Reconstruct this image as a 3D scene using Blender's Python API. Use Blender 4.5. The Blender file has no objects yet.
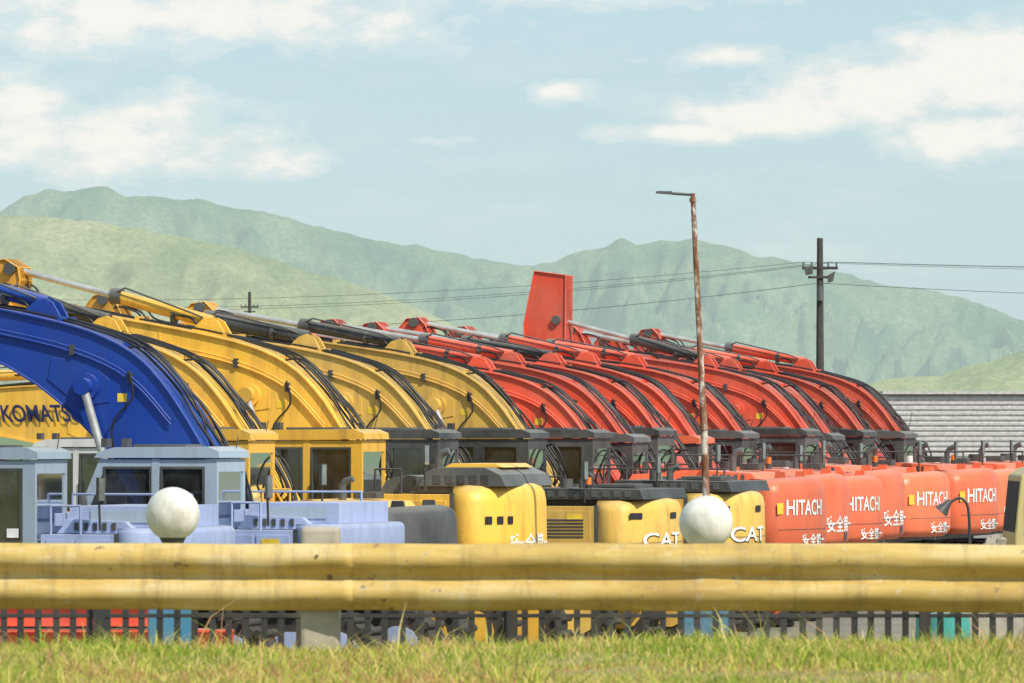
import bpy, math, random
import numpy as np
from mathutils import Vector, Matrix, noise as mnoise

random.seed(7); np.random.seed(7)
sc = bpy.context.scene
sc.view_settings.view_transform='Standard'
sc.view_settings.look='None'
sc.view_settings.exposure=0

# ------------------------------------------------------------------ materials
def nt(mat):
    mat.use_nodes=True
    t=mat.node_tree; t.nodes.clear()
    return t
def N(t,typ,**kw):
    n=t.nodes.new(typ)
    for k,v in kw.items(): setattr(n,k,v)
    return n
def ramp(t,stops):
    r=N(t,'ShaderNodeValToRGB'); e=r.color_ramp.elements
    while len(e)<len(stops): e.new(0.5)
    for i,(p,c) in enumerate(stops):
        e[i].position=p; e[i].color=(c if len(c)==4 else (*c,1)) if hasattr(c,'__len__') else (c,c,c,1)
    return r
def mixc(t,f,a,b,blend='MIX'):
    m=N(t,'ShaderNodeMix',data_type='RGBA',blend_type=blend)
    for s,v in ((0,f),(6,a),(7,b)):
        if isinstance(v,bpy.types.NodeSocket): t.links.new(v,m.inputs[s])
        else: m.inputs[s].default_value = v if s==0 else (*v,1)
    return m.outputs[2]
def coords(t,rand=True,scale=(1,1,1)):
    tc=N(t,'ShaderNodeTexCoord')
    mp=N(t,'ShaderNodeMapping'); mp.inputs['Scale'].default_value=scale
    t.links.new(tc.outputs['Object'],mp.inputs[0])
    if rand:
        oi=N(t,'ShaderNodeObjectInfo')
        mu=N(t,'ShaderNodeMath',operation='MULTIPLY'); mu.inputs[1].default_value=53.0
        t.links.new(oi.outputs['Random'],mu.inputs[0])
        t.links.new(mu.outputs[0],mp.inputs['Location'])
    return mp.outputs[0]
def noise(t,vec,scale,detail=5,rough=.55):
    n=N(t,'ShaderNodeTexNoise'); n.inputs['Scale'].default_value=scale
    n.inputs['Detail'].default_value=detail; n.inputs['Roughness'].default_value=rough
    t.links.new(vec,n.inputs['Vector']); return n.outputs['Fac']
def paint(name,col,rough=.42,fade=.35,dirt=.5,dirtcol=(.16,.12,.08),metal=0,bump=.12,fadecol=None,dust=.3):
    m=bpy.data.materials.new(name); t=nt(m)
    o=N(t,'ShaderNodeOutputMaterial'); p=N(t,'ShaderNodeBsdfPrincipled')
    t.links.new(p.outputs[0],o.inputs[0])
    v=coords(t); v2=coords(t,True,(2.2,2.2,.35))
    n1=noise(t,v,1.3,6,.6); r1=ramp(t,[(.35,0.),(.75,1.)]); t.links.new(n1,r1.inputs[0])
    f=N(t,'ShaderNodeMath',operation='MULTIPLY'); f.inputs[1].default_value=fade; t.links.new(r1.outputs[0],f.inputs[0])
    if fadecol is None: fadecol=tuple(c*.55+.2 for c in col)
    c1=mixc(t,f.outputs[0],col,fadecol)
    n2=noise(t,v2,2.6,8,.65); r2=ramp(t,[(.48,0.),(.72,1.)]); t.links.new(n2,r2.inputs[0])
    f2=N(t,'ShaderNodeMath',operation='MULTIPLY'); f2.inputs[1].default_value=dirt; t.links.new(r2.outputs[0],f2.inputs[0])
    c2=mixc(t,f2.outputs[0],c1,dirtcol)
    n3=noise(t,v,22,4,.6); r3=ramp(t,[(.64,0.),(.70,1.)]); t.links.new(n3,r3.inputs[0])
    f3=N(t,'ShaderNodeMath',operation='MULTIPLY'); f3.inputs[1].default_value=dirt*.9; t.links.new(r3.outputs[0],f3.inputs[0])
    c3=mixc(t,f3.outputs[0],c2,tuple(c*.35 for c in col))
    g=N(t,'ShaderNodeNewGeometry'); s=N(t,'ShaderNodeSeparateXYZ'); t.links.new(g.outputs['Normal'],s.inputs[0])
    ru=ramp(t,[(.55,0.),(1.,dust)]); t.links.new(s.outputs[2],ru.inputs[0])
    c4=mixc(t,ru.outputs[0],c3,(.45,.40,.33))
    oi=N(t,'ShaderNodeObjectInfo'); hs=N(t,'ShaderNodeHueSaturation')
    mr=N(t,'ShaderNodeMapRange'); mr.inputs[3].default_value=.78; mr.inputs[4].default_value=1.12
    t.links.new(oi.outputs['Random'],mr.inputs[0]); t.links.new(mr.outputs[0],hs.inputs['Value'])
    t.links.new(c4,hs.inputs['Color']); t.links.new(hs.outputs[0],p.inputs['Base Color'])
    rr=N(t,'ShaderNodeMapRange'); rr.inputs[3].default_value=rough-.1; rr.inputs[4].default_value=rough+.3
    t.links.new(n2,rr.inputs[0]); t.links.new(rr.outputs[0],p.inputs['Roughness'])
    p.inputs['Metallic'].default_value=metal
    b=N(t,'ShaderNodeBump'); b.inputs['Strength'].default_value=bump; b.inputs['Distance'].default_value=.03
    t.links.new(n1,b.inputs['Height']); t.links.new(b.outputs[0],p.inputs['Normal'])
    return m
def plain(name,col,rough=.6,metal=0):
    m=bpy.data.materials.new(name); t=nt(m)
    o=N(t,'ShaderNodeOutputMaterial'); p=N(t,'ShaderNodeBsdfPrincipled'); t.links.new(p.outputs[0],o.inputs[0])
    n=noise(t,coords(t),6,5); r=ramp(t,[(.3,tuple(c*.75 for c in col)),(.7,tuple(min(1,c*1.15) for c in col))])
    t.links.new(n,r.inputs[0]); t.links.new(r.outputs[0],p.inputs['Base Color'])
    p.inputs['Roughness'].default_value=rough; p.inputs['Metallic'].default_value=metal
    return m
def glassmat(name):
    m=bpy.data.materials.new(name); t=nt(m)
    o=N(t,'ShaderNodeOutputMaterial'); tr=N(t,'ShaderNodeBsdfTransparent'); tr.inputs[0].default_value=(.22,.29,.29,1)
    gl=N(t,'ShaderNodeBsdfGlossy'); gl.inputs['Roughness'].default_value=.05; gl.inputs[0].default_value=(.8,.85,.85,1)
    df=N(t,'ShaderNodeBsdfDiffuse'); df.inputs[0].default_value=(.2,.2,.17,1)
    fr=N(t,'ShaderNodeFresnel'); fr.inputs[0].default_value=1.5
    a=N(t,'ShaderNodeMixShader'); n=noise(t,coords(t),3,5); rr=ramp(t,[(.4,.05),(.75,.28)]); t.links.new(n,rr.inputs[0])
    t.links.new(rr.outputs[0],a.inputs[0]); t.links.new(tr.outputs[0],a.inputs[1]); t.links.new(df.outputs[0],a.inputs[2])
    b=N(t,'ShaderNodeMixShader'); ad=N(t,'ShaderNodeMath',operation='ADD'); ad.inputs[1].default_value=.10; t.links.new(fr.outputs[0],ad.inputs[0])
    t.links.new(ad.outputs[0],b.inputs[0]); t.links.new(a.outputs[0],b.inputs[1]); t.links.new(gl.outputs[0],b.inputs[2])
    t.links.new(b.outputs[0],o.inputs[0]); return m

M=dict(
 red=paint('red_paint',(.82,.155,.06),.36,.4,.32,(.38,.08,.04),fadecol=(.78,.26,.15)),
 red2=paint('red_boom_paint',(.78,.085,.035),.34,.7,.42,(.32,.05,.03),fadecol=(.68,.20,.14)),
 yel=paint('yellow_paint',(.84,.47,.045),.38,.35,.6,(.36,.2,.05),fadecol=(.80,.54,.18)),
 cat=paint('ochre_yellow_paint',(.77,.46,.08),.4,.45,.65,(.30,.19,.07),fadecol=(.72,.52,.22)),
 oyel=paint('orange_yellow_paint',(.80,.38,.03),.45,.3,.5,(.3,.15,.04)),
 blue=paint('deep_blue_paint',(.008,.05,.34),.32,.3,.35,(.03,.05,.16),fadecol=(.04,.12,.42)),
 lblue=paint('pale_blue_paint',(.32,.39,.62),.5,.45,.5,(.19,.21,.29),fadecol=(.44,.49,.64)),
 black=paint('black_paint',(.03,.032,.034),.42,.4,.35,(.13,.11,.08),dust=.25),
 dgrey=paint('dark_grey_paint',(.07,.075,.075),.42,.4,.35,(.14,.12,.09),dust=.25),
 grey=paint('blue_grey_paint',(.33,.41,.50),.5,.3,.4,(.2,.2,.2)),
 wpaint=paint('white_paint',(.72,.72,.70),.5,.3,.4,(.35,.32,.28)),
 rubber=plain('rubber_hose',(.018,.018,.02),.45),
 chrome=plain('cylinder_rod',(.62,.6,.56),.28,.55),
 track=plain('track_steel',(.07,.06,.05),.7,.3),
 seat=plain('seat_fabric',(.03,.03,.032),.8),
 glass=glassmat('cab_glass'),
 white=plain('white_lettering',(.8,.8,.78),.6),
 ink=plain('black_lettering',(.02,.02,.025),.6),
 bluetxt=plain('navy_lettering',(.015,.02,.09),.6),
 label=plain('warning_label',(.8,.55,.05),.6),
 orange=plain('orange_lens',(.8,.2,.03),.3),
 mirror=plain('mirror_face',(.5,.52,.55),.12,.8),
)

# ------------------------------------------------------------------ mesh builder
class MB:
    def __init__(s): s.v=[];s.f=[];s.m=[];s.mats=[]; s.sm=[]
    def mi(s,mat):
        if mat not in s.mats: s.mats.append(mat)
        return s.mats.index(mat)
    def add(s,vs,fs,mat,smooth=False):
        o=len(s.v); s.v+= [tuple(v) for v in vs]; i=s.mi(mat)
        for f in fs: s.f.append([a+o for a in f]); s.m.append(i); s.sm.append(smooth)
    def box(s,a,b,mat):
        x0,y0,z0=a;x1,y1,z1=b
        vs=[(x0,y0,z0),(x1,y0,z0),(x1,y1,z0),(x0,y1,z0),(x0,y0,z1),(x1,y0,z1),(x1,y1,z1),(x0,y1,z1)]
        s.add(vs,[(0,3,2,1),(4,5,6,7),(0,1,5,4),(1,2,6,5),(2,3,7,6),(3,0,4,7)],mat)
    def prism(s,prof,y0,y1,mat,smooth=False):
        n=len(prof)
        ar=sum(prof[i][0]*prof[(i+1)%n][1]-prof[(i+1)%n][0]*prof[i][1] for i in range(n))
        if ar<0: prof=prof[::-1]
        vs=[(x,y0,z) for x,z in prof]+[(x,y1,z) for x,z in prof]
        s.add(vs,[tuple(range(n)),tuple(range(2*n-1,n-1,-1))]+[((i+1)%n,i,i+n,(i+1)%n+n) for i in range(n)],mat,smooth)
    def strip(s,line,th,y0,y1,mat):
        up=[];n=len(line)
        for i,(x,z) in enumerate(line):
            a=line[max(0,i-1)];b=line[min(n-1,i+1)]
            d=Vector((b[0]-a[0],b[1]-a[1])).normalized(); up.append((x-d.y*th,z+d.x*th))
        vs=[]
        for (x,z),(u,w) in zip(line,up): vs+=[(x,y0,z),(x,y1,z),(u,y1,w),(u,y0,w)]
        fs=[]
        for i in range(n-1):
            for k in range(4):
                fs.append((i*4+k,i*4+(k+1)%4,(i+1)*4+(k+1)%4,(i+1)*4+k))
        fs+=[(0,3,2,1),((n-1)*4,(n-1)*4+1,(n-1)*4+2,(n-1)*4+3)]
        s.add(vs,fs,mat)
    def tube(s,pts,r,mat,n=8,caps=True,radii=None):
        pts=[Vector(p) for p in pts]; vs=[];fs=[]
        prev=None
        for i,p in enumerate(pts):
            d=(pts[min(i+1,len(pts)-1)]-pts[max(i-1,0)]).normalized()
            if prev is None:
                a=Vector((0,0,1)) if abs(d.z)<.9 else Vector((1,0,0))
                u=d.cross(a).normalized()
            else: u=(prev-d*prev.dot(d)).normalized()
            prev=u; w=d.cross(u)
            rr=radii[i] if radii else r
            for k in range(n):
                t=2*math.pi*k/n; vs.append(p+(u*math.cos(t)+w*math.sin(t))*rr)
        for i in range(len(pts)-1):
            for k in range(n):
                fs.append((i*n+k,i*n+(k+1)%n,(i+1)*n+(k+1)%n,(i+1)*n+k))
        s.add(vs,fs,mat,True)
        if caps:
            s.add(vs,[tuple(range(n))[::-1],tuple(range((len(pts)-1)*n,len(pts)*n))],mat)
    def cyl(s,a,b,r,mat,n=14): s.tube([a,b],r,mat,n)
    def sphere(s,c,r,mat,nu=24,nv=14,sz=1):
        vs=[];fs=[]
        for j in range(nv+1):
            ph=math.pi*j/nv
            for i in range(nu):
                th=2*math.pi*i/nu
                vs.append((c[0]+r*math.sin(ph)*math.cos(th),c[1]+r*math.sin(ph)*math.sin(th),c[2]+r*sz*math.cos(ph)))
        for j in range(nv):
            for i in range(nu):
                a=j*nu+i;b=j*nu+(i+1)%nu
                if j==0: fs.append((a,a+nu,b+nu))
                elif j==nv-1: fs.append((a,a+nu,b))
                else: fs.append((a,a+nu,b+nu,b))
        s.add(vs,fs,mat,True)
    def obj(s,name,parent=None,bevel=0,segs=2):
        me=bpy.data.meshes.new(name); me.from_pydata(s.v,[],s.f)
        for m in s.mats: me.materials.append(m)
        me.polygons.foreach_set('material_index',s.m); me.polygons.foreach_set('use_smooth',s.sm); me.update()
        o=bpy.data.objects.new(name,me); sc.collection.objects.link(o)
        if parent: o.parent=parent
        if bevel:
            b=o.modifiers.new('bevel','BEVEL'); b.width=bevel; b.segments=segs; b.limit_method='ANGLE'; b.angle_limit=math.radians(38)
        return o
def empty(name,loc=(0,0,0),rz=0):
    e=bpy.data.objects.new(name,None); e.location=loc; e.rotation_euler=(0,0,rz); e.empty_display_size=.5
    sc.collection.objects.link(e); return e
_tc={}
def textmesh(body):
    if body in _tc: return _tc[body]
    cu=bpy.data.curves.new('t','FONT'); cu.body=body; cu.offset=.018
    o=bpy.data.objects.new('t',cu); sc.collection.objects.link(o)
    bpy.context.view_layer.update()
    dg=bpy.context.evaluated_depsgraph_get(); me=o.evaluated_get(dg).to_mesh()
    vs=[(v.co.x,v.co.y) for v in me.vertices]; fs=[tuple(p.vertices) for p in me.polygons]
    o.evaluated_get(dg).to_mesh_clear(); bpy.data.objects.remove(o); bpy.data.curves.remove(cu)
    if vs:
        x0=min(v[0] for v in vs);x1=max(v[0] for v in vs);y0=min(v[1] for v in vs);y1=max(v[1] for v in vs)
        vs=[((x-x0)/(x1-x0),(y-y0)/(y1-y0)) for x,y in vs]
    _tc[body]=(vs,fs); return _tc[body]
def put_text(mb,body,mapf,mat):
    vs,fs=textmesh(body)
    if vs: mb.add([mapf(x,y) for x,y in vs],fs,mat)
def smoothline(pts,k=4):
    P=[Vector(p) for p in pts]; out=[]
    for i in range(len(P)-1):
        p0=P[max(i-1,0)];p1=P[i];p2=P[i+1];p3=P[min(i+2,len(P)-1)]
        for j in range(k):
            t=j/k
            out.append(.5*((2*p1)+(p2-p0)*t+(2*p0-5*p1+4*p2-p3)*t*t+(3*p1-p0-3*p2+p3)*t**3))
    out.append(P[-1]); return out

# ------------------------------------------------------------------ excavator
HEAD=math.radians(162.5)
TOP=[(.05,1.75),(.3,2.2),(.79,3.0),(1.15,3.49),(1.5,3.8),(2.0,4.03),(2.7,4.2),(3.8,4.40),(5.45,4.68)]
BOT=[(5.5,4.33),(4.2,3.96),(3.3,3.64),(2.6,3.28),(2.1,2.88),(1.6,2.4),(1.1,1.95),(.65,1.6),(.3,1.5)]
def excavator(X,D,R=2.75,fx=0,cab=0.4,bs=1.0,pitch=0,body='red',boom='red2',cw=None,roof='black',frame='black',
              hood='red',text=None,textmat='white',cjk=True,armcyl=None,tall=False,lug=None,boomtext=None,drz=0,guard=False,boomz=0,
              zs=1.0,cabz=0,slab=False,dome=False,boxy=False,rails=True,railmat='black',beacon=False,cylr=1.0,slim=0.0,srot=0.0):
    cw=cw or body; lug=lug or boom; armcyl=armcyl or boom
    root=empty('excavator',(X-R,D,0),HEAD+drz)
    B=M[body];K=M['black']
    rnd=random.Random(int(D*10))
    def low(o): o.scale.z=zs; o.location.z=1.1*(1-zs); return o
    # undercarriage
    u=MB()
    for sy in (1,-1):
        yc=sy*1.1; prof=[]
        L=1.75;r=.42
        for i in range(13):
            a=-math.pi/2+math.pi*i/12; prof.append((L+r*math.cos(a),.44+r*math.sin(a)))
        for i in range(13):
            a=math.pi/2+math.pi*i/12; prof.append((-L+r*math.cos(a),.44+r*math.sin(a)))
        u.prism(prof,yc-.26,yc+.26,M['track'])
        for i in range(20):
            for z in (.87,.01):
                x=-L+2*L*i/19; u.box((x-.07,yc-.3,z-.008),(x+.07,yc+.3,z+.02+(.02 if z>.5 else .0)),M['track'])
        for i in range(1,7):
            for sx in (1,-1):
                a=math.pi*i/7-math.pi/2; x=sx*(L+.44*math.cos(a)); z=.44+.44*math.sin(a)
                u.cyl((x,yc-.3,z),(x,yc+.3,z),.05,M['track'],6)
        for sx in (1,-1): u.cyl((sx*L,yc-.29,.44),(sx*L,yc+.29,.44),.27,B)
        u.box((-1.35,yc-.285,.3),(1.35,yc+.285,.7),B)
        for i in range(7): u.cyl((-1.2+.4*i,yc-.295,.2),(-1.2+.4*i,yc+.295,.2),.11,M['track'],10)
    u.box((-1.0,-.8,.45),(1.0,.8,.8),B); u.cyl((0,0,.78),(0,0,1.12),.62,M['dgrey'],24)
    u.obj('undercarriage',root)
    # house
    h=MB()
    back=-R+.75
    h.box((back,-1.3,1.1),(1.55,1.3,1.3),M['dgrey'])
    h.box((back+.01,.42,1.3),(cab-.05,1.33,2.18),B)
    xs=back+.08; dm=(cab-.15-back)*.5
    h.box((xs,1.33,1.38),(xs+dm,1.345,2.1),B)
    h.box((xs+dm+.04,1.33,1.38),(cab-.12,1.345,2.1),B)
    for i in range(6): h.box((xs+.1,1.345,1.62+i*.06),(xs+dm-.1,1.355,1.65+i*.06),K)
    h.box((back+.01,-1.33,1.3),(.35,-.42,2.2),B); h.box((.36,-1.31,1.3),(1.5,-.5,1.75),B)
    h.box((back+.01,-.42,1.3),(-.2,.42,2.12),B)
    hx=min(cab-.1,.0)
    h.prism([(back-.1,2.19),(hx,2.19),(hx-.1,2.36),(back+.75,2.42),(back+.05,2.38)],-.95,.98,M[hood])
    if slab:
        h.prism([(-R+.12,2.3),(-R+1.9,2.3),(-R+1.86,2.5),(-R+.18,2.48)],-1.12,1.15,M['black'])
        for i in range(9): h.box((-R+.3+i*.16,1.15,2.34),(-R+.4+i*.16,1.16,2.45),M['dgrey'])
        h.box((-R+.5,-.6,2.5),(-R+1.1,.3,2.56),M['dgrey']); h.cyl((-R+1.4,.6,2.5),(-R+1.4,.6,2.66),.09,M['dgrey'])
    if dome:
        h.prism([(-R+.12,2.28),(-R+1.3,2.28),(-R+1.2,2.46),(-R+1.05,2.52),(-R+.4,2.52),(-R+.2,2.43)],-1.0,1.05,M['dgrey'])
        h.prism([(-R+.3,2.52),(-R+1.1,2.52),(-R+1.0,2.57),(-R+.4,2.57)],-.7,.6,M[body])
        for i in range(5): h.box((-R+.35+i*.16,1.05,2.31),(-R+.45+i*.16,1.06,2.43),K)
    if boxy:
        h.box((back-.35,-.9,2.28),(back+.75,.85,2.62),B); h.box((back+.95,-.3,2.3),(back+1.3,.7,2.5),B)
        h.box((back-.2,.855,2.36),(back+.5,.862,2.55),M['grey'])
    h.box((back+.25,-.5,2.42),(back+.55,-.2,2.52),M['black'])
    for i in range(5): h.box((back+.15+i*.11,.985,2.24),(back+.2+i*.11,.995,2.36),K)
    if not boxy:
        h.tube([(back+.5,.35,2.4),(back+.5,.35,2.62),(back+.45,.35,2.7),(back+.36,.35,2.73)],.05,M['dgrey'],10)
    h.cyl((back+.9,-.7,2.2),(back+.9,-.7,2.55),.1,M['black'],14)
    h.cyl((.1,-.9,2.2),(.1,-.9,2.28),.08,M['dgrey'],12)
    low(h.obj('house_body',root,.025))
    # counterweight
    c=MB(); th=math.asin(min(.98,1.33/R)); plan=[]
    arcp=[(-R*math.cos(th*i/10),R*math.sin(th*i/10)) for i in range(10,-11,-1)]
    xe=arcp[0][0]
    arcp[0]=(arcp[0][0]+.05,arcp[0][1]); arcp[-1]=(arcp[-1][0]+.05,arcp[-1][1])
    xb=max(back,xe+.25)
    plan=[(xb,1.33)]+arcp+[(xb,-1.33)]
    cx=-R+1.0
    levels=[(1.2,.14),(1.26,.04),(1.33,0),(1.62,0),(2.08,0.01),(2.17,.035),(2.23,.08),(2.27,.15),(2.29,.25)]
    if boxy: levels=[(1.2,.06),(1.24,.0),(2.2,0),(2.25,.015),(2.28,.05)]
    n=len(plan); vs=[];fs=[]
    for z,ins in levels:
        for x,y in plan:
            k=1-ins/1.2; vs.append((cx+(x-cx)*k if x<cx else x,y*k,z+(.04*(1-(y/1.4)**2) if z>2.15 and not boxy else 0)))
    for j in range(len(levels)-1):
        for i in range(n):
            i2=(i+1)%n; fs.append((j*n+i2,j*n+i,(j+1)*n+i,(j+1)*n+i2))
    c.add(vs,fs,M[cw],True); c.add(vs,[tuple(range(n)),tuple(range((len(levels)-1)*n,len(levels)*n))[::-1]],M[cw])
    if not (slab or dome or boxy):
        for sy in (.6,-.6): c.prism([(-R+.35,2.24),(-R+.55,2.24),(-R+.52,2.4),(-R+.38,2.4)],sy-.03,sy+.03,M[cw])
    def arc(y,z,off=.008): 
        y=max(-1.3,min(1.3,y)); return (-math.sqrt((R+off)**2-y*y),y,z)
    vs=[]
    for i in range(-16,17):
        y=i*.078; vs+=[arc(y,1.52,.004),arc(y,1.53,.004)]
    c.add(vs,[(2*i,2*i+2,2*i+3,2*i+1) for i in range(32)],M['dgrey'])
    vs=[arc(-.09,1.3),arc(.09,1.3),arc(.09,1.42),arc(-.09,1.42)]
    c.add(vs,[(0,1,2,3)],K)
    c.box((xb-.02,1.3,1.3),(xb+.03,1.334,2.2),K)
    low(c.obj('counterweight',root))
    l=MB()
    tm=M[textmat]
    if text=='HITACHI':
        put_text(l,text,lambda x,y:arc(1.1-1.2*x,1.74+.24*y),tm)
        if cjk: put_text(l,'安全第一',lambda x,y:arc(.7-1.0*x,1.27+.19*y),M['white'])
        vs=[arc(1.29,1.76),arc(1.17,1.76),arc(1.17,1.93),arc(1.29,1.93)]; l.add(vs,[(0,3,2,1)],M['label'])
    elif text=='CAT':
        put_text(l,'CAT',lambda x,y:arc(.97-1.2*x,1.42+.27*y),M['ink'])
        put_text(l,'CAT',lambda x,y:arc(1.0-1.2*x,1.445+.26*y,.016),tm)
        for y0 in (1.25,.2): 
            vs=[arc(y0,1.95),arc(y0-.25,1.95),arc(y0-.25,2.06),arc(y0,2.06)]; l.add(vs,[(0,3,2,1)],M['ink'])
    elif text:
        put_text(l,text,lambda x,y:arc(.8-1.3*x,1.42+.26*y),tm)
    if cw in('yel',):
        for k in range(3): 
            y0=1.2-.18*k; vs=[arc(y0,1.8),arc(y0-.1,1.8),arc(y0-.1,1.9),arc(y0,1.9)]; l.add(vs,[(0,3,2,1)],M['ink'])
    l.box((back+.2,1.346,1.95),(back+.42,1.35,2.04),M['label']); l.box((cab-.5,1.346,1.48),(cab-.2,1.35,1.56),M['ink'])
    low(l.obj('lettering',root))
    # cab
    a=MB(); F=M[frame]; y0,y1=.42,1.36
    lowc=B if frame!='black' else F
    for (ya,yb) in ((y1-.055,y1),(y0,y0+.055)):
        a.prism([(cab,1.32),(cab+1.72,1.32),(cab+1.76,1.86),(cab+.8,1.86),(cab+.74,1.95),(cab,1.95)],ya,yb,lowc)
        a.prism([(cab,1.951),(cab+.15,1.951),(cab+.15,2.87),(cab,2.87)],ya,yb,F)
        a.prism([(cab+.72,1.951),(cab+.80,1.88),(cab+.80,2.87),(cab+.70,2.87)],ya-.004,yb+.004,F)
        a.prism([(cab+1.76,1.861),(cab+1.67,2.33),(cab+1.44,2.87),(cab+1.33,2.87),(cab+1.57,2.31),(cab+1.66,1.861)],ya,yb,F)
        a.box((cab+.15,ya+.002,2.78),(cab+1.4,yb-.002,2.86),F)
    # black window gaskets
    for (p,q_) in (((cab+.15,1.955),(cab+.70,2.78)),((cab+.80,1.90),(cab+1.40,2.78))):
        for zz in (p[1],q_[1]-.03): a.box((p[0],y1-.02,zz),(q_[0],y1+.004,zz+.03),K)
        for xx in (p[0],q_[0]-.03): a.box((xx,y1-.02,p[1]+.03),(xx+.03,y1+.004,q_[1]-.03),K)
    a.box((cab,y0+.056,1.32),(cab+.05,y1-.056,2.0),F)
    a.prism([(cab+1.67,1.32),(cab+1.72,1.32),(cab+1.76,1.75),(cab+1.71,1.75)],y0+.056,y1-.056,F)
    a.box((cab+.002,y0+.056,2.72),(cab+.05,y1-.056,2.87),F)
    a.prism([(cab-.04,2.88),(cab+1.5,2.88),(cab+1.44,2.95),(cab+1.25,3.0),(cab+.1,3.01),(cab-.03,2.96)],y0-.03,y1+.03,M[roof])
    a.box((cab+.45,y0+.2,3.0),(cab+1.1,y1-.2,3.035),M['dgrey'])
    a.box((cab+.06,y0+.08,1.35),(cab+1.6,y1-.08,1.42),M['seat'])
    a.box((cab+.4,.65,1.75),(cab+.95,1.15,1.9),M['seat']); a.prism([(cab+.3,1.8),(cab+.45,1.8),(cab+.36,2.6),(cab+.22,2.6)],.66,1.14,M['seat'])
    a.box((cab+.28,.78,2.6),(cab+.36,1.02,2.78),M['seat'])
    a.box((cab+1.1,.55,1.6),(cab+1.3,.7,2.15),M['seat']); a.box((cab+.5,1.16,1.8),(cab+.95,1.26,2.1),M['seat'])
    if guard:
        for i in range(7):
            z=1.95+i*.14; a.cyl((cab+1.80,y0,z),(cab+1.80,y1,z),.012,K,6)
    for yy in (.55,1.2): a.box((cab+1.38,yy-.07,3.0),(cab+1.46,yy+.07,3.1),K)
    a.cyl((cab+.66,y1+.04,1.95),(cab+.66,y1+.04,2.35),.014,K,6)
    a.box((cab+.2,y1-.012,2.02),(cab+.34,y1-.008,2.12),M['white'])
    a.obj('cab',root,.022).location.z=cabz
    g=MB()
    for y in (y1-.025,y0+.02):
        g.add([(cab+.13,y,1.95),(cab+.71,y,1.95),(cab+.71,y,2.87),(cab+.13,y,2.87)],[(0,1,2,3)],M['glass'])
        g.add([(cab+.80,y,1.86),(cab+1.67,y,1.86),(cab+1.58,y,2.31),(cab+1.35,y,2.87),(cab+.80,y,2.87)],[(0,1,2,3,4)],M['glass'])
    g.add([(cab+.02,y0+.05,2.0),(cab+.02,y1-.05,2.0),(cab+.02,y1-.05,2.72),(cab+.02,y0+.05,2.72)],[(0,1,2,3)],M['glass'])
    for (p,q) in (((cab+1.74,1.75),(cab+1.65,2.34)),((cab+1.65,2.34),(cab+1.41,2.87))):
        g.add([(p[0],y0+.05,p[1]),(p[0],y1-.05,p[1]),(q[0],y1-.05,q[1]),(q[0],y0+.05,q[1])],[(0,1,2,3)],M['glass'])
    g.obj('cab_windows',root).location.z=cabz
    # boom
    foot=Vector((.3,1.7)); ca,sa=math.cos(pitch),math.sin(pitch)
    def T(p):
        d=Vector((p[0],p[1]))-foot; d=Vector((d.x*ca-d.y*sa,d.x*sa+d.y*ca))*bs
        return (foot.x+d.x+fx,foot.y+d.y+boomz)
    cs_,ss_=math.cos(srot),math.sin(srot)
    def S(p):
        dx_,dz_=p[0]-5.42,p[1]-4.5
        return T((5.42+dx_*cs_-dz_*ss_,4.5+dx_*ss_+dz_*cs_))
    bm=MB(); BM=M[boom]
    top=[T(p) for p in TOP]; bot=[T((p[0],p[1]+(slim if 1<p[0]<5 else 0))) for p in BOT]
    tops=[(p.x,p.y) for p in smoothline([(x,z) for x,z in top],3)]
    bots=[(p.x,p.y) for p in smoothline([(x,z) for x,z in bot],2)]
    w=.31*bs
    bm.prism(tops+bots,-w,w,BM)
    bm.strip(tops,.022,-w-.035,w+.035,BM)
    bm.strip(bots,.022,-w-.035,w+.035,BM)
    def boss(p,r,e=.05,mat=BM):
        x,z=T(p); bm.cyl((x,-w-e,z),(x,w+e,z),r*bs,mat,16)
    boss((2.02,3.42),.15,.07); boss((2.02,3.42),.07,.1,M['dgrey']); boss((5.42,4.5),.17,.07,M[lug]); boss((5.42,4.5),.07,.1,M['dgrey']); boss((.32,1.75),.2,.06)
    for sx in((3.25,3.85,4.25),(4.4,4.12,4.4)):
        x,zb=T((sx[0],sx[1]));_,zt=T((sx[0],sx[2]))
        if not boomtext: bm.box((x-.015,-w-.008,zb),(x+.015,w+.008,zt-.02),BM)
    dp=[T(p) for p in ((1.75,3.25),(2.1,3.2),(2.5,3.5),(2.45,3.75),(2.0,3.7),(1.75,3.5))]
    bm.prism(dp,-w-.012,w+.012,BM)
    q=[T(p) for p in ((2.35,4.08),(2.95,4.2),(2.75,4.38),(2.62,4.42),(2.52,4.37))]
    for s_ in(-.14,.105): bm.prism(q,s_,s_+.035,BM)
    pl=[T(p) for p in ((1.0,3.05),(1.5,3.55),(2.2,3.86),(3.2,4.08),(4.6,4.34))]
    if not boomtext:
        for k in range(2): bm.tube([(p.x,w+.035,p.y-.05*k) for p in smoothline(pl,4)],.012,BM,6)
        for p_ in pl[1:]: bm.box((p_[0]-.03,w,p_[1]-.09),(p_[0]+.03,w+.05,p_[1]+.03),K)
    x,z=T((1.6,3.3)); bm.box((x-.06,w+.0,z-.05),(x+.06,w+.004,z+.05),M['label'])
    if boomtext:
        def bt(x,y):
            px,pz=T((3.36-1.12*x,3.86-.27*x+.24*y)); return (px,w+.04,pz)
        put_text(bm,boomtext,bt,M['bluetxt'])
    bm.obj('boom',root,.012,1)
    st=MB()
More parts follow.
